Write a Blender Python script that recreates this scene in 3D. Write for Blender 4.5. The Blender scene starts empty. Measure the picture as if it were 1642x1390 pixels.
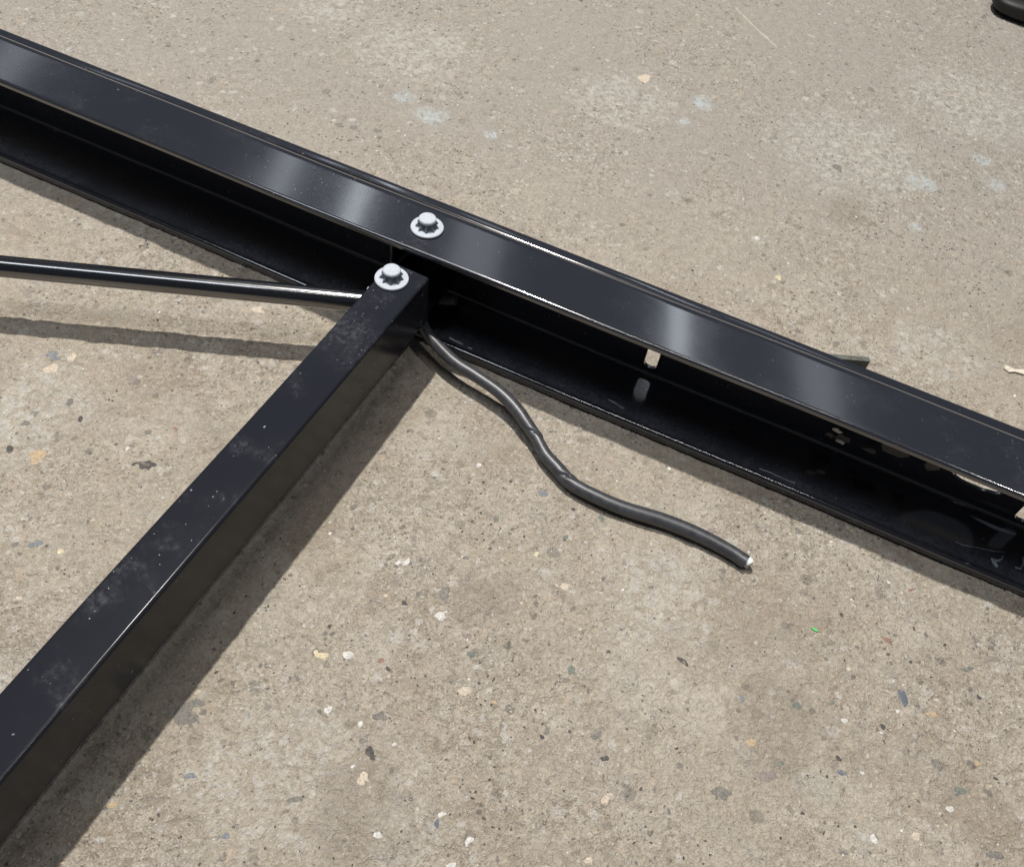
import bpy, bmesh, math, random
import numpy as np
from mathutils import Vector, Matrix
random.seed(7); rng=np.random.default_rng(11)
R=math.radians
scene=bpy.context.scene
COL=scene.collection
# ---------------------------------------------------------------- camera
cam=bpy.data.cameras.new('camera'); camo=bpy.data.objects.new('camera',cam); COL.objects.link(camo); scene.camera=camo
right=Vector((0.98569367,0.13336188,0.10306595)); up=Vector((-0.16854668,0.77992617,0.60274969)); fwd=Vector((0,0.61149798,-0.79124599))
m=Matrix((right,up,-fwd)).transposed().to_4x4(); m.translation=Vector((0,0,0.57857)); camo.matrix_world=m
cam.sensor_width=36; cam.lens=32.762; cam.clip_start=.01; cam.clip_end=100
# ---------------------------------------------------------------- world: dim grey light bounced about a workshop
w=bpy.data.worlds.new('World'); scene.world=w; w.use_nodes=True
bg=w.node_tree.nodes['Background']; bg.inputs[0].default_value=(.74,.83,1.0,1); bg.inputs[1].default_value=.055
scene.view_settings.view_transform='Standard'; scene.view_settings.look='None'; scene.view_settings.exposure=0; scene.view_settings.gamma=1
# ---------------------------------------------------------------- ceiling lamps
def lamp(name,loc,target,sx,sy,power,color,spread=180):
    l=bpy.data.lights.new(name,'AREA'); l.shape='RECTANGLE'; l.size=sx; l.size_y=sy; l.energy=power; l.color=color; l.spread=R(spread)
    o=bpy.data.objects.new(name,l); COL.objects.link(o); o.location=loc
    o.rotation_euler=(Vector(target)-Vector(loc)).to_track_quat('-Z','Y').to_euler(); return o
key=lamp('ceiling_lamp',(-.10-.139*3.6,.5+.226*3.6,3.6),(0,.5,0),.08,.08,156,(1,.95,.88))
lamp('ceiling_strip',(-1.75,.15,3.5),(-1.75,.15,0),1.7,.50,27,(.88,.93,1.0))
lamp('ceiling_strip',(-.10,.05,3.6),(-.10,.05,0),1.3,.06,15,(1,.97,.93))
lamp('ceiling_lamp',(1.30,.05,3.6),(1.30,.05,0),.10,.10,18,(1,.98,.95))
# strip lights beyond the beam, seen only as bands in its paint
for (x,y,wd,ln,p) in ((-3.81,5.45,.22,2.2,2),(-1.72,4.73,.14,2.2,1.9),(-1.22,4.55,.10,2.2,3.2),(-.42,4.36,.30,2.2,1.7),(.85,4.02,.09,2.2,3.1),(1.68,3.76,.24,2.2,1.7)):
    lamp('strip_light',(x,y,3.5),(x,y,0),wd,ln,p,(.86,.92,1.0))
# ---------------------------------------------------------------- materials
class NT:
    def __init__(s,name):
        s.m=bpy.data.materials.new(name); s.m.use_nodes=True; s.t=s.m.node_tree; s.b=s.t.nodes['Principled BSDF']
        s.co=s.n('ShaderNodeTexCoord').outputs['Object']
    def n(s,ty,**kw):
        x=s.t.nodes.new(ty)
        for k,v in kw.items(): setattr(x,k,v)
        return x
    def put(s,sock,v):
        if isinstance(v,bpy.types.NodeSocket): s.t.links.new(v,sock)
        elif isinstance(v,tuple) and len(v)==3 and sock.type=='RGBA': sock.default_value=v+(1,)
        else: sock.default_value=v
    def math(s,op,a,b=0,c=None,clamp=False):
        x=s.n('ShaderNodeMath',operation=op); x.use_clamp=clamp
        s.put(x.inputs[0],a); s.put(x.inputs[1],b)
        if c is not None: s.put(x.inputs[2],c)
        return x.outputs[0]
    def mix(s,f,a,b,mode='MIX'):
        x=s.n('ShaderNodeMix',data_type='RGBA',blend_type=mode); s.put(x.inputs[0],f); s.put(x.inputs[6],a); s.put(x.inputs[7],b); return x.outputs[2]
    def noise(s,scale,det=3,rough=.5,dist=0,vec=None):
        x=s.n('ShaderNodeTexNoise'); s.put(x.inputs['Vector'],vec or s.co)
        x.inputs['Scale'].default_value=scale; x.inputs['Detail'].default_value=det; x.inputs['Roughness'].default_value=rough; x.inputs['Distortion'].default_value=dist
        return x.outputs['Fac']
    def vor(s,scale,vec=None,feature='F1',rnd=1):
        x=s.n('ShaderNodeTexVoronoi',feature=feature); s.put(x.inputs['Vector'],vec or s.co); x.inputs['Scale'].default_value=scale; x.inputs['Randomness'].default_value=rnd
        return x
    def ss(s,v,lo,hi,a=0.,b=1.):
        x=s.n('ShaderNodeMapRange',interpolation_type='SMOOTHSTEP'); s.put(x.inputs[0],v); x.inputs[1].default_value=lo; x.inputs[2].default_value=hi; x.inputs[3].default_value=a; x.inputs[4].default_value=b
        return x.outputs[0]
    def ramp(s,v,stops,const=False):
        x=s.n('ShaderNodeValToRGB'); s.put(x.inputs[0],v); cr=x.color_ramp
        if const: cr.interpolation='CONSTANT'
        while len(cr.elements)>1: cr.elements.remove(cr.elements[-1])
        cr.elements[0].position=stops[0][0]; cr.elements[0].color=stops[0][1]+(1,)
        for p,c in stops[1:]: e=cr.elements.new(p); e.color=c+(1,)
        return x.outputs[0]
    def bump(s,h,strength,dist,prev=None):
        x=s.n('ShaderNodeBump'); x.inputs['Strength'].default_value=strength; x.inputs['Distance'].default_value=dist; s.put(x.inputs['Height'],h)
        if prev: s.put(x.inputs['Normal'],prev)
        return x.outputs[0]
    def warp(s,scale,amt):
        nz=s.n('ShaderNodeTexNoise'); s.put(nz.inputs['Vector'],s.co); nz.inputs['Scale'].default_value=scale; nz.inputs['Detail'].default_value=2
        a=s.n('ShaderNodeVectorMath',operation='SUBTRACT'); s.put(a.inputs[0],nz.outputs['Color']); a.inputs[1].default_value=(.5,.5,.5)
        b=s.n('ShaderNodeVectorMath',operation='SCALE'); s.put(b.inputs[0],a.outputs[0]); b.inputs['Scale'].default_value=amt
        c=s.n('ShaderNodeVectorMath',operation='ADD'); s.put(c.inputs[0],s.co); s.put(c.inputs[1],b.outputs[0]); return c.outputs[0]
    def set(s,**kw):
        for k,v in kw.items(): s.put(s.b.inputs[k.replace('_',' ')],v)
        return s.m
def blob(N,x,y,r,nz,soft=.35):
    """mask of a stain of radius r round (x,y) with an uneven outline"""
    d=N.n('ShaderNodeVectorMath',operation='DISTANCE'); N.put(d.inputs[0],N.co); d.inputs[1].default_value=(x,y,0)
    q=N.math('DIVIDE',d.outputs['Value'],r)
    q=N.math('ADD',q,N.math('MULTIPLY',N.math('SUBTRACT',nz,.5),1.7))
    return N.ss(q,1.0,1.0-soft)
def concrete():
    N=NT('worn_concrete')
    big=N.noise(3.2,4,.55); mid=N.noise(26,5,.6); fine=N.noise(240,5,.68,.8); grit=N.noise(700,3,.6)
    col=N.mix(N.ss(big,.36,.66),(.455,.396,.315),(.495,.438,.356))
    col=N.mix(N.ss(mid,.3,.72,0,.55),col,(.42,.378,.318))
    m1=N.noise(7,6,.72,.4); m2=N.noise(12,6,.7,.8)
    col=N.mix(N.ss(m1,.46,.62,0,.75),col,(.345,.287,.225))
    col=N.mix(N.ss(m2,.49,.63,0,.75),col,(.560,.515,.440))
    h1=N.noise(16,5,.65,.6); h2=N.noise(31,5,.7,.6)
    col=N.mix(N.ss(h1,.50,.62,0,.55),col,(.450,.396,.340))
    col=N.mix(N.ss(h2,.52,.66,0,.50),col,(.400,.388,.345))
    # cooler, smoother trowelled skin toward the far side, rougher and browner near
    sep=N.n('ShaderNodeSeparateXYZ'); N.put(sep.inputs[0],N.co)
    far=N.ss(N.math('ADD',sep.outputs['Y'],N.math('MULTIPLY',mid,.25)),.62,1.02)
    col=N.mix(far,col,(.395,.366,.328))
    rough_zone=N.ss(N.noise(5.5,3,.6,.6),.40,.60)
    amp=N.math('ADD',.5,N.math('MULTIPLY',rough_zone,.5))
    amp=N.math('MULTIPLY',amp,N.math('SUBTRACT',1.0,N.math('MULTIPLY',far,.30)))
    f1=N.noise(330,4,.62,1.6); f2=N.noise(620,3,.6,1.0); f3=N.noise(120,4,.6,1.2)
    col=N.mix(N.math('MULTIPLY',amp,N.ss(f3,.53,.36,0,.55)),col,(.29,.245,.195))
    col=N.mix(N.math('MULTIPLY',amp,N.ss(f3,.50,.66,0,.50)),col,(.56,.515,.44))
    col=N.mix(N.math('MULTIPLY',amp,N.ss(f1,.46,.35,0,.62)),col,(.215,.180,.140))
    col=N.mix(N.math('MULTIPLY',amp,N.ss(f1,.54,.65,0,.66)),col,(.62,.575,.50))
    col=N.mix(N.math('MULTIPLY',amp,N.ss(f2,.58,.70,0,.60)),col,(.68,.64,.57))
    col=N.mix(N.math('MULTIPLY',amp,N.ss(f2,.42,.32,0,.60)),col,(.19,.165,.135))
    wv=N.warp(120,.006); hgt=N.math('ADD',N.math('MULTIPLY',f1,.9),N.math('ADD',N.math('MULTIPLY',f3,1.3),N.math('MULTIPLY',f2,.3)))
    # ground-down aggregate showing in the surface, three sizes
    for sc,dens,rad,al in ((75,.30,.40,.42),(115,.34,.38,.55),(210,.36,.38,.65),(430,.34,.40,.75)):
        v=N.vor(sc,wv); sc_=N.n('ShaderNodeSeparateColor'); N.put(sc_.inputs[0],v.outputs['Color'])
        pick=N.math('LESS_THAN',sc_.outputs[0],N.math('MULTIPLY',dens,N.math('ADD',.35,rough_zone)))
        d=N.math('ADD',v.outputs['Distance'],N.math('MULTIPLY',N.math('SUBTRACT',fine,.5),.35))
        mk=N.math('MULTIPLY',pick,N.ss(d,rad,rad-.12))
        stone=N.ramp(sc_.outputs[1],[(0,(.13,.125,.12)),(.12,(.25,.225,.19)),(.3,(.50,.46,.40)),(.5,(.44,.38,.30)),(.62,(.56,.46,.36)),(.7,(.64,.62,.57)),(.82,(.36,.33,.28)),(.92,(.62,.60,.56))],True)
        col=N.mix(N.math('MULTIPLY',mk,al),col,stone)
        hgt=N.math('ADD',hgt,N.math('MULTIPLY',mk,.12))
    # small pits, with dirt and their inner shade put into the colour
    for sc,dens,r in ((300,.085,.30),(150,.05,.2)):
        v=N.vor(sc,N.warp(200,.004)); sc_=N.n('ShaderNodeSeparateColor'); N.put(sc_.inputs[0],v.outputs['Color'])
        mk=N.math('MULTIPLY',N.math('LESS_THAN',sc_.outputs[2],dens),N.ss(v.outputs['Distance'],r,r-.14))
        col=N.mix(N.math('MULTIPLY',mk,.8),col,(.10,.085,.07)); hgt=N.math('SUBTRACT',hgt,N.math('MULTIPLY',mk,.8))
    # pale, scoured patches and smears of pale blue paint
    nz=N.noise(55,5,.65,.5); nz2=N.noise(150,4,.7,.3)
    for x,y,r in STAINS_PALE:
        col=N.mix(N.math('MULTIPLY',blob(N,x,y,r,nz,.5),N.ss(nz2,.42,.64,0.,.62)),col,(.60,.585,.54))
    for x,y,r in STAINS_BLUE:
        col=N.mix(N.math('MULTIPLY',blob(N,x,y,r*1.5,nz,.6),N.ss(nz2,.38,.6,.15,.85)),col,(.53,.585,.60))
    for x,y,r in STAINS_DARK:
        col=N.mix(N.math('MULTIPLY',blob(N,x,y,r,nz,.5),N.ss(nz2,.3,.62,.1,.6)),col,(.29,.25,.205))
    # one straight scratch
    ax,ay,bx,by=SCRATCH; L=math.hypot(bx-ax,by-ay); ux,uy=(bx-ax)/L,(by-ay)/L
    sx=N.math('SUBTRACT',sep.outputs['X'],ax); sy=N.math('SUBTRACT',sep.outputs['Y'],ay)
    al=N.math('ADD',N.math('MULTIPLY',sx,ux),N.math('MULTIPLY',sy,uy))
    ac=N.math('ABSOLUTE',N.math('ADD',N.math('SUBTRACT',N.math('MULTIPLY',sx,-uy),N.math('MULTIPLY',sy,-ux)),N.math('MULTIPLY',N.math('SUBTRACT',mid,.5),.004)))
    mk=N.math('MULTIPLY',N.ss(ac,.0022,.0007),N.math('MULTIPLY',N.ss(al,0,.01),N.ss(al,L,L-.01)))
    col=N.mix(N.math('MULTIPLY',mk,N.ss(fine,.3,.55,.25,.85)),col,(.60,.55,.46))
    hgt=N.math('ADD',hgt,N.math('MULTIPLY',grit,.15))
    b=N.bump(hgt,1.0,.0021)
    return N.set(Base_Color=col,Roughness=.82,Specular_IOR_Level=.3,Normal=b)
def black_paint(name,rough=.30,dust=.5,specks=True,base=(.013,.0145,.021),wav=.0,coat=.0,spec=.55,lip_dust_sheen=False):
    N=NT(name)
    n1=N.noise(22,5,.65,.4); n2=N.noise(260,4,.7); n3=N.noise(1500,2,.5)
    smudge=N.math('MULTIPLY',N.ss(n1,.50,.74),N.ss(n2,.35,.7))
    col=N.mix(N.math('MULTIPLY',smudge,.10*dust),base,(.30,.31,.34))
    rg=N.math('ADD',rough,N.math('MULTIPLY',N.math('SUBTRACT',n1,.5),.09))
    rg=N.math('ADD',rg,N.math('MULTIPLY',smudge,.15*dust))
    if specks:
        for sc,dn,r in ((160,.10,.16),(420,.06,.2)):
            v=N.vor(sc,N.warp(300,.003)); s=N.n('ShaderNodeSeparateColor'); N.put(s.inputs[0],v.outputs['Color'])
            mk=N.math('MULTIPLY',N.math('LESS_THAN',s.outputs[0],N.math('MULTIPLY',dn*2,N.ss(n1,.42,.62))),N.ss(v.outputs['Distance'],r,r-.1))
            col=N.mix(N.math('MULTIPLY',mk,.45*dust),col,(.42,.43,.46))
    if lip_dust_sheen:      # dust on the lower flange near its lip, with its bluish sheen painted in
        s=N.n('ShaderNodeSeparateXYZ'); N.put(s.inputs[0],N.co)
        dm=N.math('MULTIPLY',N.ss(s.outputs['Z'],.016,.0095),N.math('MULTIPLY',N.math('MULTIPLY',N.ss(s.outputs['Y'],.034,.010),N.ss(s.outputs['Y'],.003,.006)),N.ss(n1,.30,.62,.35,1.)))
        col=N.mix(N.math('MULTIPLY',dm,N.ss(n2,.25,.7,.15,.5)),col,(.12,.13,.16))
        rg=N.math('ADD',rg,N.math('MULTIPLY',dm,.12))
    b=N.bump(n3,.02,.0003); b=N.bump(N.noise(40,2,.5),.25,.0006,b)
    if wav: b=N.bump(N.noise(9,1,.4),wav,.004,b)
    return N.set(Base_Color=col,Roughness=rg,Normal=b,Specular_IOR_Level=spec,Coat_Weight=coat,Coat_Roughness=.10,Coat_IOR=1.85)
def stone(name,col):
    N=NT(name); geo=N.n('ShaderNodeNewGeometry').outputs['Position']; n=N.noise(260,5,.7,.5,geo); n2=N.noise(900,3,.6,0,geo)
    c=N.mix(N.ss(n2,.3,.7),tuple(x*.72 for x in col),tuple(min(1,x*1.25) for x in col))
    c=N.mix(N.ss(n,.52,.70,.0,.6),c,(.40,.355,.29))
    return N.set(Base_Color=c,Roughness=.75,Specular_IOR_Level=.3,Normal=N.bump(n,.5,.0006))
def plain(name,col,rough=.5,metal=0.,nz=.15,scale=300,spec=.5,bump=.1):
    N=NT(name); n=N.noise(scale,4,.6)
    c=N.mix(N.ss(n,.3,.7),tuple(x*(1-nz) for x in col),tuple(min(1,x*(1+nz)) for x in col))
    return N.set(Base_Color=c,Roughness=rough,Metallic=metal,Specular_IOR_Level=spec,Normal=N.bump(n,bump,.0005))
STAINS_BLUE=[(-.172,.868,.010),(-.14,.841,.015),(-.074,.828,.007),(.387,.872,.013),(.146,.955,.011),(.46,.935,.009),(.469,.894,.009),(.129,.912,.006),(.367,.796,.006)]
STAINS_PALE=[(-.293,1.012,.05),(-.354,.404,.045),(-.36,.366,.04),(-.026,.144,.03),(.241,.496,.022),(.31,.91,.10),(.06,.93,.07),(-.18,.96,.08),(.47,1.05,.10),(-.10,.16,.06),(.12,.33,.05),(.363,.623,.05),(-.30,.18,.03)]
STAINS_DARK=[(.30,.80,.03),(.0,.30,.03),(.2,.25,.04),(-.05,.15,.04)]
PEBBLES=[(-0.1666,0.1908,8.97,10.26,0.17,'G'),(-0.1532,0.1548,7.62,2.19,0.11,'B'),(-0.2887,0.2830,2.41,2.96,0.19,'Y'),(-0.3075,0.2867,4.43,4.00,0.20,'B'),(-0.0983,0.2428,4.96,3.76,-0.18,'Y'),(-0.0838,0.2441,5.22,4.74,0.18,'W'),(-0.1918,0.1314,2.78,2.48,0.16,'T'),(-0.1236,0.1248,3.14,2.73,0.16,'B'),(-0.0839,0.2077,3.09,3.21,0.17,'W'),(-0.0899,0.1511,4.35,2.50,0.16,'G'),(-0.2997,0.2457,5.41,3.24,0.19,'C'),(-0.3187,0.2830,2.40,2.50,0.20,'G'),(-0.1675,0.2061,3.80,3.28,0.18,'C'),(-0.3363,0.3542,7.27,6.23,0.21,'T'),(-0.2589,0.3626,9.48,4.94,0.04,'D'),(-0.2495,0.3980,5.13,1.92,-0.70,'R'),(-0.3206,0.3928,3.11,3.61,0.22,'D'),(-0.3575,0.3565,2.99,3.44,0.21,'D'),(-0.3633,0.4357,9.17,5.21,0.23,'C'),(-0.3520,0.4496,4.18,4.65,0.23,'C'),(-0.3652,0.4479,6.49,5.31,0.23,'B'),(-0.3031,0.4390,8.52,3.69,-0.11,'P'),(-0.3360,0.4066,3.14,4.32,0.22,'G'),(-0.3580,0.3804,3.93,3.58,0.21,'G'),(-0.2777,0.3742,1.76,2.30,0.21,'W'),(-0.2262,0.5335,7.15,5.11,0.24,'C'),(-0.0267,0.2976,9.27,4.35,-1.79,'G'),(-0.0260,0.2843,4.65,3.69,0.19,'W'),(-0.0526,0.2883,2.53,2.34,0.19,'D'),(-0.0571,0.3209,4.13,2.38,-2.18,'W'),(-0.0795,0.2449,3.21,3.02,0.18,'W'),(-0.0595,0.2441,3.22,3.00,0.18,'R'),(-0.0525,0.1850,6.21,2.58,-0.84,'D'),(-0.0532,0.1697,3.72,4.04,0.17,'C'),(-0.0622,0.2014,2.31,2.37,0.17,'W'),(-0.0057,0.1502,4.54,3.29,-1.30,'S'),(-0.0027,0.1564,2.96,2.12,0.16,'W'),(0.0157,0.1445,3.24,2.46,-2.48,'W'),(-0.0020,0.2355,4.44,4.58,0.18,'C'),(0.0176,0.2297,2.41,1.65,0.17,'T'),(0.0659,0.2607,3.77,3.48,0.18,'N'),(0.0928,0.2070,3.58,2.34,0.17,'D'),(0.0862,0.2206,4.59,2.32,-2.47,'G'),(0.0945,0.1827,4.36,2.88,-2.50,'C'),(0.0530,0.3216,5.33,3.42,0.19,'C'),(-0.0976,0.2626,2.04,1.80,0.18,'D'),(-0.0016,0.2604,3.31,2.63,0.18,'N'),(-0.0050,0.2715,5.48,2.67,-0.38,'P'),(0.0076,0.1295,2.87,2.00,0.16,'W'),(-0.0376,0.1394,3.25,2.06,0.16,'W'),(0.0865,0.1447,3.34,2.38,0.16,'C'),(-0.0395,0.1930,1.53,1.54,0.17,'W'),(-0.0611,0.1755,1.50,1.50,0.17,'W'),(-0.0516,0.2085,4.66,2.79,0.17,'G'),(0.2909,0.2845,7.20,3.97,-1.23,'S'),(0.2851,0.3232,3.99,2.72,-0.68,'R'),(0.2533,0.3372,1.86,2.01,0.19,'D'),(0.1803,0.2614,5.02,2.21,-1.42,'B'),(0.2173,0.2632,3.06,3.35,-0.84,'N'),(0.2457,0.2225,4.27,2.28,-0.62,'S'),(0.1658,0.1975,5.98,4.18,0.16,'G'),(0.1958,0.2149,6.54,4.73,0.17,'P'),(0.1855,0.2328,4.57,2.46,0.17,'T'),(0.3094,0.2728,4.42,2.69,0.17,'T'),(0.2497,0.2594,3.02,2.17,0.17,'W'),(0.2426,0.2698,3.05,2.21,0.17,'N'),(0.3397,0.3119,5.08,1.94,0.18,'N'),(0.2753,0.2596,2.17,2.18,0.17,'D'),(0.3210,0.2245,6.32,2.86,0.16,'N'),(0.3481,0.2373,3.86,2.52,0.17,'D'),(0.3364,0.2455,4.75,2.56,0.17,'T'),(0.2581,0.2262,1.67,1.63,0.17,'W'),(0.3372,0.1882,5.36,3.22,-0.01,'G'),(0.2607,0.1858,3.20,2.99,0.16,'W'),(0.2408,0.1743,2.75,1.82,0.16,'G'),(0.3602,0.3226,6.56,1.99,0.18,'P'),(0.3680,0.3082,3.70,2.42,0.18,'P'),(0.2555,0.2958,2.24,1.86,0.18,'C'),(0.2399,0.3017,2.25,1.88,0.18,'G'),(0.3007,0.3099,2.29,1.44,0.18,'D'),(0.2887,0.1918,3.24,2.66,0.16,'C'),(0.2042,0.2231,3.30,2.01,0.17,'N'),(0.3450,0.2919,1.81,1.87,0.18,'D'),(0.3083,0.3679,4.32,1.44,-2.63,'R'),(0.3122,0.2121,4.15,2.38,0.16,'W'),(0.2174,0.1939,1.60,1.52,0.16,'D'),(0.2429,0.2325,2.30,1.78,-0.20,'D'),(0.0278,0.3966,6.64,3.93,0.20,'B'),(-0.0009,0.3684,2.76,2.68,0.20,'N'),(0.0767,0.3841,3.74,2.43,-1.34,'N'),(-0.0201,0.4135,2.87,2.33,0.21,'W'),(0.0329,0.3447,3.17,2.05,0.19,'Y'),(0.1595,0.3896,3.86,2.76,0.20,'P'),(0.0547,0.3880,2.36,1.66,0.20,'D'),(-0.0171,0.3313,2.66,2.01,0.19,'G'),(0.0512,0.3620,2.31,2.64,0.20,'N'),(0.2269,0.4037,4.40,2.84,-1.12,'G'),(0.2225,0.6847,6.20,4.37,0.24,'Y'),(0.2930,0.8718,6.44,6.71,0.27,'G'),(0.0743,0.9802,14.83,11.41,0.30,'C'),(0.2032,0.7365,2.57,3.75,0.25,'W'),(0.1160,0.3331,2.27,1.99,0.19,'G'),(-0.0628,0.3187,3.04,2.48,0.19,'W'),(0.0512,0.2134,1.99,1.59,0.17,'D'),(0.1417,0.2806,5.26,2.85,-0.40,'D'),(0.1709,0.1984,2.40,1.53,0.16,'G'),(-0.0546,0.2407,2.01,2.13,0.18,'D')]
SCRATCH=(.185,1.184,.241,1.095)
# ---------------------------------------------------------------- helpers
def link(o,parent=None,loc=None,rotz=None,label=None,cat=None,group=None,kind=None):
    if o.name not in COL.objects: COL.objects.link(o)
    if parent: o.parent=parent
    if loc is not None: o.location=loc
    if rotz is not None: o.rotation_euler=(0,0,rotz)
    if label: o['label']=label
    if cat: o['category']=cat
    if group: o['group']=group
    if kind: o['kind']=kind
    return o
def mesh(name,verts,faces,mat,smooth=False):
    me=bpy.data.meshes.new(name); me.from_pydata([tuple(v) for v in verts],[],faces); me.validate(); me.update()
    mats=mat if isinstance(mat,(list,tuple)) else [mat]
    for x in mats: me.materials.append(x)
    if smooth: me.polygons.foreach_set('use_smooth',[True]*len(me.polygons))
    return bpy.data.objects.new(name,me)
def frombm(name,bm,mat,smooth=False,ang=None):
    bmesh.ops.recalc_face_normals(bm,faces=bm.faces)
    me=bpy.data.meshes.new(name); bm.to_mesh(me); bm.free(); me.materials.append(mat)
    if smooth:
        me.polygons.foreach_set('use_smooth',[True]*len(me.polygons))
        if ang: me.set_sharp_from_angle(angle=R(ang))
    return bpy.data.objects.new(name,me)
def rounded(pts,seg=5):
    """pts: (x,y,r) corners of a closed outline -> rounded outline"""
    out=[]; n=len(pts)
    for i in range(n):
        p=Vector(pts[i][:2]); a=Vector(pts[i-1][:2]); b=Vector(pts[(i+1)%n][:2]); r=pts[i][2]
        if r<=0: out.append(p); continue
        u=(a-p).normalized(); v=(b-p).normalized(); th=u.angle(v); d=r/math.tan(th/2)
        A=p+u*d; B=p+v*d; c=p+(u+v).normalized()*(r/math.sin(th/2))
        a0=math.atan2(*(A-c).yx); a1=math.atan2(*(B-c).yx)
        da=(a1-a0+math.pi)%(2*math.pi)-math.pi
        e=min(.0005,r*.5); out.append(A+u*e)      # support points keep the flats' normals flat
        for k in range(seg+1): t=a0+da*k/seg; out.append(c+Vector((math.cos(t),math.sin(t)))*r)
        out.append(B+v*e)
    return out
def extrude(name,prof,x0,x1,mat,step=.05,jit=None,ang=40):
    """profile in (y,z) swept along local x"""
    n=len(prof); k=max(1,int((x1-x0)/step)); V=[];F=[]
    for i in range(k+1):
        x=x0+(x1-x0)*i/k
        for q in prof:
            dy,dz=jit(x,q[0],q[1]) if jit else (0,0)
            V.append((x,q[0]+dy,q[1]+dz))
    for i in range(k):
        for j in range(n): a=i*n+j; b=i*n+(j+1)%n; F.append((a,b,b+n,a+n))
    F.append(tuple(range(n-1,-1,-1))); F.append(tuple(k*n+j for j in range(n)))
    bm=bmesh.new(); vs=[bm.verts.new(v) for v in V]; 
    for f in F: bm.faces.new([vs[i] for i in f])
    return frombm(name,bm,mat,True,ang)
def lathe(name,prof,mat,seg=40,smooth=True,ang=35):
    """prof: (r,z) list from the axis outward and back"""
    bm=bmesh.new(); rings=[]
    for r,z in prof:
        if r<1e-7: rings.append([bm.verts.new((0,0,z))])
        else: rings.append([bm.verts.new((r*math.cos(2*math.pi*k/seg),r*math.sin(2*math.pi*k/seg),z)) for k in range(seg)])
    for a,b in zip(rings,rings[1:]):
        for k in range(seg):
            k2=(k+1)%seg
            if len(a)==1 and len(b)==1: continue
            if len(a)==1: bm.faces.new((a[0],b[k2],b[k]))
            elif len(b)==1: bm.faces.new((a[k],a[k2],b[0]))
            else: bm.faces.new((a[k],a[k2],b[k2],b[k]))
    return frombm(name,bm,mat,smooth,ang)
def tube(name,pts,rad,mat,seg=20,cap=True,shape=None):
    """smooth tube through points; shape(i,frac,theta) scales the radius"""
    P=[Vector(p) for p in pts]; V=[];F=[]; n=len(P)
    up0=Vector((0,0,1))
    for i,p in enumerate(P):
        t=(P[min(i+1,n-1)]-P[max(i-1,0)]).normalized(); s=t.cross(up0).normalized(); u=s.cross(t)
        rr=rad(i/(n-1)) if callable(rad) else rad
        for k in range(seg):
            th=2*math.pi*k/seg; q=rr*(shape(i/(n-1),th) if shape else 1)
            V.append(p+s*math.cos(th)*q+u*math.sin(th)*q)
    for i in range(n-1):
        for k in range(seg): a=i*seg+k; b=i*seg+(k+1)%seg; F.append((a,b,b+seg,a+seg))
    if cap: F.append(tuple(range(seg-1,-1,-1))); F.append(tuple((n-1)*seg+k for k in range(seg)))
    bm=bmesh.new(); vs=[bm.verts.new(v) for v in V]
    for f in F: bm.faces.new([vs[i] for i in f])
    return frombm(name,bm,mat,True,50)
def spline(ctrl,per=8):
    C=[Vector(c) for c in ctrl]; C=[C[0]*2-C[1]]+C+[C[-1]*2-C[-2]]; out=[]
    for i in range(1,len(C)-2):
        for k in range(per):
            t=k/per; a,b,c,d=C[i-1:i+3]
            out.append(.5*((2*b)+(c-a)*t+(2*a-5*b+4*c-d)*t*t+(3*b-a-3*c+d)*t**3))
    out.append(C[-2]); return out
def box(name,x0,x1,y0,y1,z0,z1,mat,bev=.0008):
    bm=bmesh.new(); bmesh.ops.create_cube(bm,size=1)
    for v in bm.verts: v.co=Vector(((x0+x1)/2+v.co.x*(x1-x0),(y0+y1)/2+v.co.y*(y1-y0),(z0+z1)/2+v.co.z*(z1-z0)))
    if bev: bmesh.ops.bevel(bm,geom=list(bm.edges),offset=bev,segments=2,affect='EDGES',profile=.5)
    return frombm(name,bm,mat,True,40)
def cut(obj,cutters):
    for c in cutters:
        c.location=obj.location; c.rotation_euler=obj.rotation_euler
        md=obj.modifiers.new('b','BOOLEAN'); md.operation='DIFFERENCE'; md.object=c; md.solver='EXACT'
    bpy.context.view_layer.update()
    
    ev=obj.evaluated_get(bpy.context.evaluated_depsgraph_get()); me=bpy.data.meshes.new_from_object(ev)
    old=obj.data; obj.modifiers.clear(); obj.data=me; bpy.data.meshes.remove(old)
    me.polygons.foreach_set('use_smooth',[True]*len(me.polygons)); me.set_sharp_from_angle(angle=R(40))
    for c in cutters: cm=c.data; bpy.data.objects.remove(c); bpy.data.meshes.remove(cm)
# ---------------------------------------------------------------- the concrete floor: one sheet, fine grid where the photo looks
def vnoise(X,Y,cell,seed):
    r=np.random.default_rng(seed); T=r.random((256,256)); x=X/cell; y=Y/cell
    xi=np.floor(x).astype(int); yi=np.floor(y).astype(int); fx=x-xi; fy=y-yi; fx=fx*fx*(3-2*fx); fy=fy*fy*(3-2*fy)
    g=lambda a,b:T[a%256,b%256]
    return (g(xi,yi)*(1-fx)+g(xi+1,yi)*fx)*(1-fy)+(g(xi,yi+1)*(1-fx)+g(xi+1,yi+1)*fx)*fy-.5
def floor_h(X,Y):
    X=np.asarray(X,float); Y=np.asarray(Y,float)
    h=vnoise(X,Y,.19,1)*.0016+vnoise(X,Y,.055,2)*.0011+vnoise(X,Y,.018,3)*.0010+vnoise(X,Y,.0075,4)*.0011
    rough=np.clip(vnoise(X,Y,.12,5)*2.2+.55,.15,1)
    return h+vnoise(X,Y,.0043,6)*.0011*rough-.0012
xs=np.concatenate([np.linspace(-8,-1,6)[:-1],np.arange(-1.0,.80,.0019),np.linspace(.80,8,6)])
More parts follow.
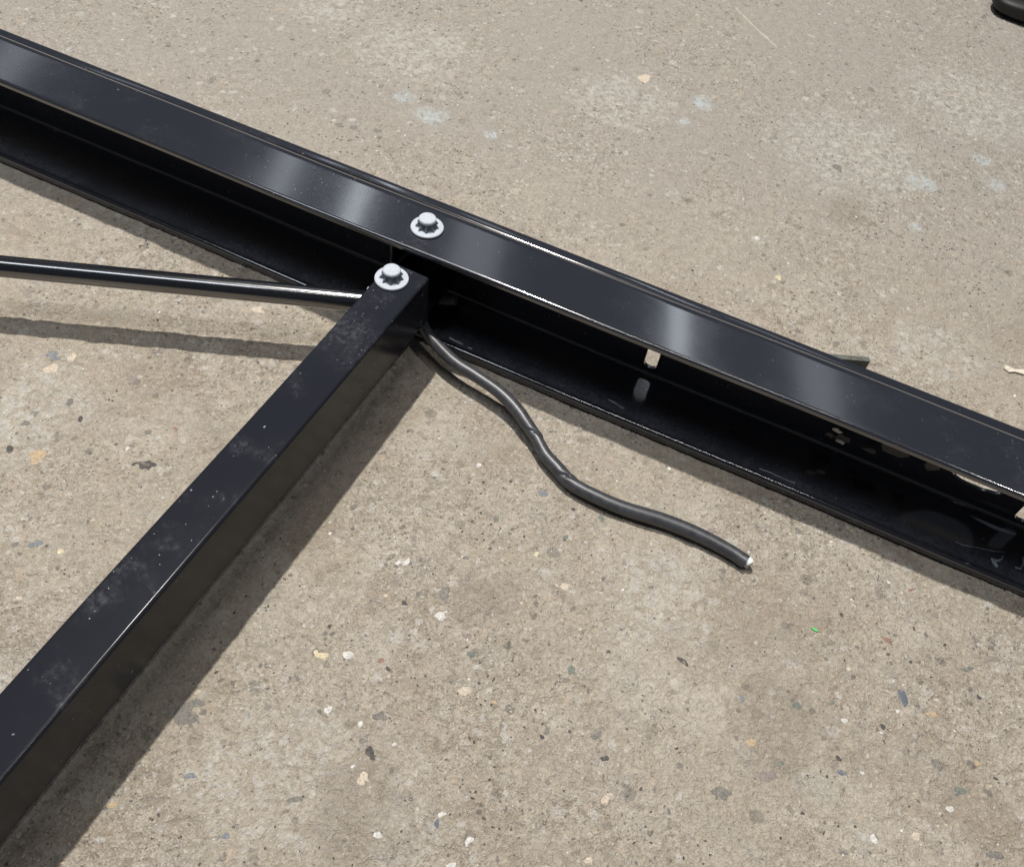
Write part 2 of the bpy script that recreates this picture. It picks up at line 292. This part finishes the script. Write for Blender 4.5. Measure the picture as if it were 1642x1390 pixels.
ys=np.concatenate([np.linspace(-3,-.02,4)[:-1],np.arange(-.02,1.45,.0019),np.linspace(1.45,9,6)])
X,Y=np.meshgrid(xs,ys); Z=floor_h(X,Y)
far=(X<-1)|(X>.8)|(Y<-.02)|(Y>1.45); Z[far]=-.0012
nx,ny=len(xs),len(ys); co=np.stack([X,Y,Z],-1).reshape(-1,3).astype(np.float32)
i=np.arange(nx-1)[None,:]+np.arange(ny-1)[:,None]*nx; quads=np.stack([i,i+1,i+1+nx,i+nx],-1).reshape(-1,4).astype(np.int32)
fm=bpy.data.meshes.new('concrete_floor'); fm.vertices.add(len(co)); fm.vertices.foreach_set('co',co.ravel())
fm.loops.add(quads.size); fm.loops.foreach_set('vertex_index',quads.ravel()); fm.polygons.add(len(quads))
fm.polygons.foreach_set('loop_start',np.arange(0,quads.size,4,dtype=np.int32)); fm.polygons.foreach_set('use_smooth',np.ones(len(quads),bool))
fm.update(calc_edges=True); fm.materials.append(concrete())
floor=link(bpy.data.objects.new('concrete_floor',fm),kind='structure')
# pebbles ground into the floor
PCOL={'D':(.085,.08,.075),'G':(.19,.18,.165),'B':(.20,.215,.235),'S':(.13,.145,.175),'N':(.17,.185,.165),'T':(.46,.35,.23),'Y':(.60,.53,.36),'W':(.60,.59,.56),'C':(.56,.48,.39),'R':(.27,.17,.135),'P':(.26,.22,.20)}
PM={k:stone('pebble_'+k.lower(),v) for k,v in PCOL.items()}
def pebble_mesh(mat,seed):
    r=random.Random(seed); n=16; p=[r.uniform(0,6.28) for _ in range(4)]; rr=[1+.13*math.sin(2*a_+p[0])+.11*math.sin(3*a_+p[1])+.07*math.sin(5*a_+p[2])+r.uniform(-.09,.09) for a_ in [6.2832*i_/16 for i_ in range(16)]]; V=[];F=[]
    for ring,(s,z) in enumerate(((1,-.9),(.97,.10),(.70,.34))):
        for k in range(n): a=2*math.pi*k/n; V.append((s*rr[k]*math.cos(a),s*rr[k]*math.sin(a),z+r.uniform(-.06,.06)))
    for q in range(2):
        for k in range(n): a=q*n+k; b=q*n+(k+1)%n; F.append((a,b,b+n,a+n))
    V.append((0,0,.40)); F+= [(2*n+k,2*n+(k+1)%n,3*n) for k in range(n)]
    o=mesh('pebble',V,F,mat,True); me=o.data; bpy.data.objects.remove(o); return me
PV={k:[pebble_mesh(PM[k],i*13+ord(k)) for i in range(4)] for k in PCOL}
def pebble(x,y,a,b,t,k):
    o=bpy.data.objects.new('pebble',random.choice(PV[k])); COL.objects.link(o); o.parent=floor
    h=float(floor_h(x,y)); o.location=(x,y,h-.00022); o.rotation_euler=(random.uniform(-.04,.04),random.uniform(-.04,.04),t)
    o.scale=(a/1000,b/1000,.0009)
for q in PEBBLES: pebble(*q)
# grains too many to count
def grains(n,seed,smin,smax,area):
    r=np.random.default_rng(seed); V=[];F=[];C=[]
    cols=[(.10,.095,.09),(.16,.15,.135),(.30,.26,.21),(.62,.60,.56),(.72,.70,.66),(.55,.47,.37),(.50,.43,.33),(.36,.31,.26)]
    pr=[.10,.13,.17,.08,.05,.16,.15,.16]
    px=r.uniform(area[0],area[1],n); py=r.uniform(area[2],area[3],n)
    dens=vnoise(px,py,.16,9)+vnoise(px,py,.05,10)*.8+.45-np.clip((py-.75)*.6,0,.35)
    keep=r.random(n)<dens; px=px[keep]; py=py[keep]; hz=floor_h(px,py)
    for x,y,h in zip(px,py,hz):
        s=smin+(smax-smin)*r.random()**3.2; el=r.uniform(.5,1); t=r.uniform(0,6.28); c=cols[r.choice(8,p=pr)]; b=len(V); m=6
        jj=r.uniform(.7,1.2,m)
        for sc,z in ((1,-.5),(.8,.16)):
            for k in range(m):
                a=6.2832*k/m; u=s*jj[k]*math.cos(a)*sc; v=s*el*jj[k]*math.sin(a)*sc
                V.append((x+u*math.cos(t)-v*math.sin(t),y+u*math.sin(t)+v*math.cos(t),h+z*s+.00006))
        for k in range(m): F.append((b+k,b+(k+1)%m,b+m+(k+1)%m,b+m+k))
        F.append(tuple(b+m+k for k in range(m))); C+= [c]*(6*4+6)
    N=NT('aggregate_grain'); at=N.n('ShaderNodeAttribute'); at.attribute_name='Col'; mt=N.set(Base_Color=at.outputs['Color'],Roughness=.75,Specular_IOR_Level=.3)
    o=mesh('aggregate_grains',V,F,mt,False); ca=o.data.color_attributes.new('Col','FLOAT_COLOR','CORNER')
    arr=np.ones((len(C),4),np.float32); arr[:,:3]=C; ca.data.foreach_set('color',arr.ravel())
    return o
link(grains(15000,3,.0005,.0019,(-.70,.66,.05,1.42)),floor,kind='stuff')
# ---------------------------------------------------------------- paints
P_TOP=black_paint('black_channel_paint',.15,.7,base=(.020,.0222,.030),wav=.04,coat=.9,lip_dust_sheen=True)
P_ARM=black_paint('black_arm_paint',.18,1.6,base=(.016,.0178,.0245),spec=.12)
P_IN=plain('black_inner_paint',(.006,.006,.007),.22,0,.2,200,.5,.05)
GALV=plain('zinc_plated_steel',(.50,.54,.61),.6,.0,.10,500,.3,.3)
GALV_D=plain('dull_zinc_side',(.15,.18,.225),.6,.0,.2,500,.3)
# ---------------------------------------------------------------- steel channel
CA=R(-17.3401); CL=(.47649*.29804,.47649*.95455,0)      # local x runs along the channel, y goes back from its open front edge
def wob(x,y,z): return (.0004*math.sin(x*9.+1)+.0003*math.sin(x*23),.0004*math.sin(x*7+z*8))
T=.0976; D=.0595; t=.0055; tw=.0030
prof=rounded([(0,.0006,.0012),(D,.0006,.008),(D,T,.013),(0,T,.0026),(0,T-t,.0014),(D-tw,T-t,.004),(D-tw,.0085,.0035),(0,.0085,.0034)],6)
chan=link(extrude('steel_channel',prof,-1.15,.75,P_TOP,.025,wob),loc=CL,rotz=CA,
  label='long glossy black steel C-channel crossing the concrete floor with its open side toward the viewer',cat='steel channel')
def slot(x0,x1,z0,z1,r):
    o=extrude('c',rounded([(x0,z0,r),(x1,z0,r),(x1,z1,r),(x0,z1,r)],6),-.02,.02,P_TOP,1)
    for v in o.data.vertices: v.co=Vector((v.co.y,D-tw/2-v.co.x,v.co.z))
    COL.objects.link(o); return o
rr=random.Random(3); big=[]
for k in range(40):
    a=2*math.pi*k/40; q=.0315*(1+rr.uniform(-.012,.012)+(.03*math.sin(5*a) if 4.2<a<5.4 else 0)); big.append((.2035+q*math.cos(a),.0605+q*math.sin(a)))
o3=extrude('c',[Vector(p) for p in big],-.02,.02,P_TOP,1)
for v in o3.data.vertices: v.co=Vector((v.co.y,D-tw/2-v.co.x,v.co.z))
COL.objects.link(o3)
cut(chan,[slot(-.0648,-.0540,.0160,.0430,.0044),slot(.2405,.2515,.0150,.0430,.0044),o3])
# tab welded behind the web
tb=box('bracket_tab',0,.052,-.0024,.0024,.040,.0846,plain('scuffed_tab_paint',(.12,.125,.11),.45,0,.3,300),.0006)
link(tb,chan,label='short upright plate tab sticking out behind the channel'); tb.location=(.0455,.0645,0); tb.rotation_euler=(0,0,R(24))
link(box('backing_strip',-1.14,.74,D+.0002,.0685,.060,.0905,P_TOP,.0012),chan)
# hinge plate between channel and arm
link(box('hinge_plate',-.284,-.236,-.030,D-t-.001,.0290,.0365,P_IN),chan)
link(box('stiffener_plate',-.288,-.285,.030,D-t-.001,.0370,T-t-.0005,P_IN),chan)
# ---------------------------------------------------------------- bolts
def make_bolt(parent,x,y,z,rot):
    s=.001
    wz=lathe('bolt',[(0,0),(12.7*s,0),(12.9*s,.5*s),(12.6*s,1.25*s),(11.6*s,1.6*s),(9.2*s,1.75*s),(0,1.75*s)],GALV,48)
    link(wz,parent,(x,y,z),rot)
    # star-shaped fluted neck spreading toward the washer
    bm=bmesh.new(); n=9; per=8; rings=[]
    for (ro,ri,zz) in ((9.6,6.4,1.6),(9.3,6.1,2.2),(8.0,5.8,4.2),(6.6,5.2,6.2),(6.0,5.4,7.4)):
        ring=[]
        for k in range(n*per):
            a=2*math.pi*k/(n*per); u=(k%per)/per; q=(.5+.5*math.cos(2*math.pi*u))**1.15
            rr_=(ri+(ro-ri)*q)*s; ring.append(bm.verts.new((rr_*math.cos(a),rr_*math.sin(a),zz*s)))
        rings.append(ring)
    for a,b in zip(rings,rings[1:]):
        for k in range(n*per): bm.faces.new((a[k],a[(k+1)%(n*per)],b[(k+1)%(n*per)],b[k]))
    bm.faces.new(rings[-1])
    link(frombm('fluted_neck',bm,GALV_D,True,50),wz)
    link(lathe('bolt_cap',[(0,7.0*s),(6.3*s,7.0*s),(6.8*s,7.5*s),(6.8*s,9.0*s),(6.3*s,9.7*s),(5.2*s,10.0*s),(0,10.05*s)],GALV,40),wz)
    return wz
make_bolt(chan,-.2527,.0263,T+.0004,R(12))
# ---------------------------------------------------------------- arm (box section)
AA=R(70.991); AL=(-.2785*.94546,.2785*.32575,0)
W=.0337; HD=.0847; HB=.0372
aprof=rounded([(-W,HB,.0025),(0,HB,.0025),(0,HD,.0020),(-W,HD,.0022)],5)
arm=link(extrude('box_section_arm',aprof,-.55,.4600,P_ARM,.03,lambda x,y,z:(.0003*math.sin(x*15),.0002*math.sin(x*11+y*50))),loc=AL,rotz=AA,
  label='black steel box-section arm running from the channel to the lower left corner, dusty',cat='steel arm')
make_bolt(arm,.4436,-.0107,HD+.0004,R(5))
# ---------------------------------------------------------------- rod
RODM=black_paint('glossy_rod_paint',.19,.2,False,(.006,.007,.010),spec=1.0,coat=.9)
p0=Vector((-.9,.4327,.052)); p1=Vector((-.1200,.5119,.052))
rod=tube('round_rod',[p0.lerp(p1,k/40) for k in range(41)],.0084,RODM,36)
link(rod,label='glossy black round rod bolted to the side of the arm, running to the left edge',cat='rod')
d=(p1-p0).normalized()
u=Vector((0,0,.0030)); nut=tube('rod_end_collar',[p1-d*.0095+u,p1-d*.009+u,p1-d*.001+u,p1+u],lambda f:(.0088,.0096,.0096,.0088)[round(f*3)],GALV,24); link(nut,rod)
lug=tube('rod_end_stud',[p1-d*.004,p1-d*.001,p1+d*.009],.0045,GALV_D,20); link(lug,rod)
# ---------------------------------------------------------------- cable
ck=[(-.0640,.552,.030),(-.0860,.552,.024),(-.0890,.540,.023),(-.0880,.529,.0225),(-.0828,.5185,.0220),
 (-0.0734,0.5091,0.0205),(-0.0555,0.4944,0.019),(-0.0355,0.4839,0.018),(-0.0152,0.4731,0.016),(-0.0004,0.4612,0.014),(0.0102,0.4494,0.012),(0.019,0.4392,0.01),(0.0275,0.4264,0.0085),(0.038,0.4166,0.007),(0.0512,0.4049,0.006),(0.0714,0.3968,0.0058),(0.0926,0.391,0.0055),(0.1219,0.3864,0.0053),(0.1477,0.3795,0.0053),(0.17,0.3705,0.0053),(0.1832,0.3631,0.0053)]
cp=spline(ck,12)
def cshape(f,th):
    q=1.0
    for fc,ph in ((.545,1.9),(.685,1.5)):          # two places where the sheath is twisted into a crease
        s=(f-fc)/.018
        if abs(s)<2.2:
            dth=(th-ph-s*.9+math.pi)%(2*math.pi)-math.pi
            q-=.30*math.exp(-s*s*.7)*math.exp(-(dth/.28)**2)
            q+=.10*math.exp(-s*s*.7)*math.exp(-((dth-.55)/.3)**2)
    return q
def crad(f): return (.0048+.0008*f)*(1+.04*math.sin(f*31)+.03*math.sin(f*17+1))
CM=plain('cable_rubber',(.048,.051,.060),.38,0,.25,180,.6,.25)
cab=link(tube('cut_cable',cp,crad,CM,28,True,cshape),label='cut black cable snaking out of the channel onto the floor, white core at its end',cat='cable')
e=cp[-1]; dd=(cp[-1]-cp[-3]).normalized()
WH=plain('white_core',(.78,.82,.84),.5,0,.08,600)
sd=dd.cross(Vector((0,0,1))).normalized()
core=tube('white_core',[e-dd*.003+sd*-.0008+Vector((0,0,.0014)),e+dd*.001+sd*-.0008+Vector((0,0,.0014)),e+dd*.0026+Vector((0,0,.0010)),e+dd*.0034+Vector((0,0,.0006))],lambda f:(.0036,.0036,.0033,.0016)[round(f*3)],WH,14)
link(core,cab,label='white insulated core showing at the cut end')
strand=tube('torn_white_strand',[e-dd*.001+sd*.0018+Vector((0,0,-.0012)),e+dd*.001+sd*.0017+Vector((0,0,-.0018)),e+dd*.0022+sd*.0010+Vector((0,0,-.0030))],.0011,WH,8); link(strand,cab)
# ---------------------------------------------------------------- small debris
def flake(name,pts,th,mat,**k):
    n=len(pts); V=[(x,y,0) for x,y in pts]+[(x*.96,y*.96,th+.25*th*math.sin(i*2.3)) for i,(x,y) in enumerate(pts)]
    F=[tuple(range(n-1,-1,-1)),tuple(range(n,2*n))]+[(i,(i+1)%n,n+(i+1)%n,n+i) for i in range(n)]
    return mesh(name,V,F,mat)
h=lambda x,y:float(floor_h(x,y))
f=flake('plastic_fleck',[(-.0022,.0006),(-.0016,.0016),(.0018,.0002),(.0026,-.0010),(.0012,-.0014),(-.0014,-.0002)],.0006,plain('green_plastic',(.09,.62,.16),.4))
link(f,loc=(.2329,.3217,h(.2329,.3217)+.0006),label='tiny bright green plastic fleck lying on the floor at lower right',cat='fleck')
f=flake('pale_flake',[(-.014,.003),(-.012,.007),(-.004,.004),(.004,.005),(.013,.001),(.011,-.004),(.003,-.001),(-.005,.0005),(-.010,-.001)],.0012,plain('pale_chip',(.66,.60,.50),.6))
link(f,loc=(.4370,.6100,h(.437,.61)+.0008),label='curled pale cream flake on the floor beyond the channel at the right edge',cat='flake')
# rounded black object at the corner
bm=bmesh.new(); bmesh.ops.create_uvsphere(bm,u_segments=40,v_segments=20,radius=1)
for v in bm.verts:
    x,y,z=v.co
    sx=math.copysign(abs(x)**.75,x); sy=math.copysign(abs(y)**.8,y); sz=math.copysign(abs(z)**.6,z)
    v.co=Vector((sx*.085,sy*.036,sz*.014))
    if v.co.z<-.011: v.co.z=-.011
pad=frombm('rounded_black_pad',bm,plain('black_rubber',(.005,.0055,.0065),.55,0,.2,200),True,60)
link(pad,loc=(.618,1.288,.0125),rotz=R(-5),label='rounded black rubbery object cut off by the top right corner',cat='rubber pad')
# ragged scraps clinging to the inside of the channel
SC=plain('grey_scrap',(.075,.072,.07),.5,0,.3,400); SW=plain('pale_scrap',(.62,.62,.58),.5)
def scrap(s,o,z,sz,mat,seed,name='torn_scrap'):
    r=random.Random(seed); n=8; V=[];F=[]
    pr=[(sz*(1+r.uniform(-.45,.5))*math.cos(2*math.pi*k/n)*1.2,sz*(1+r.uniform(-.4,.5))*math.sin(2*math.pi*k/n)*.7) for k in range(n)]
    for dz in (0,1): V+=[(x,dz*.0008+r.uniform(-.0004,.0004),y) for x,y in pr]
    F=[tuple(range(n-1,-1,-1)),tuple(range(n,2*n))]+[(k,(k+1)%n,n+(k+1)%n,n+k) for k in range(n)]
    ob=mesh(name,V,F,mat); link(ob,chan,(s,o,z)); return ob
for s,o,z,sz,mt,sd_ in ((.0910,.050,.0290,.0035,SC,1),(.0938,.050,.0372,.0028,SW,2),(.1013,.049,.0325,.0055,SC,3),(.1010,.0478,.0290,.0030,SW,4),(.1228,.050,.0300,.0036,SC,5),(.1362,.048,.0430,.0085,SC,6),(.1656,.048,.0415,.0065,SC,7)):
    scrap(s,o,z,sz,mt,sd_)
SCUFF=plain('scuffed_bare_paint',(.34,.38,.41),.5,0,.4,900)
def scuff(pts,seed,wd):
    r=random.Random(seed); V=[];F=[]; n=len(pts)
    for i,(x,y) in enumerate(pts):
        a=Vector(pts[max(i-1,0)]); c=Vector(pts[min(i+1,n-1)]); dv=(c-a).normalized(); q=Vector((-dv.y,dv.x))*wd*r.uniform(.3,1.2)
        V+=[(x+q.x,y+q.y,0),(x-q.x,y-q.y,0)]
    m=len(V); V+=[(a,c,.00022) for a,c,_ in V]
    for i in range(n-1):
        k=2*i; F+=[(m+k,m+k+1,m+k+3,m+k+2),(k,k+2,m+k+2,m+k),(k+1,m+k+1,m+k+3,k+3)]
    F+=[(0,m,m+1,1),(2*n-2,2*n-1,m+2*n-1,m+2*n-2)]
    link(mesh('paint_scuff',V,F,SCUFF),chan,(0,0,.0087))
scuff([(.2325,.0160),(.2345,.0135),(.2360,.0115),(.2375,.0100)],1,.0016)
scuff([(.2345,.0150),(.2372,.0160),(.2398,.0190),(.2405,.0225)],2,.0009)
scuff([(.2050,.0172),(.2110,.0168),(.2190,.0195),(.2249,.0210),(.2330,.0230),(.2408,.0265)],3,.00045)
scuff([(.2500,.0165),(.2535,.0171),(.2550,.0195)],4,.0013)
scuff([(.2545,.0180),(.2555,.0230),(.2547,.0290)],5,.0006)
scuff([(-.2193,.0085),(-.2130,.0078),(-.2060,.0074)],6,.0009)
scuff([(-.2010,.0067),(-.1990,.0068),(-.1975,.0066)],7,.0010)
scuff([(-.0780,.0136),(-.0724,.0132),(-.0690,.0120),(-.0634,.0113)],8,.0007)
scuff([(.052,.0082),(.060,.0090),(.072,.0084),(.081,.0087)],9,.0005)
print('objects',len(bpy.data.objects))
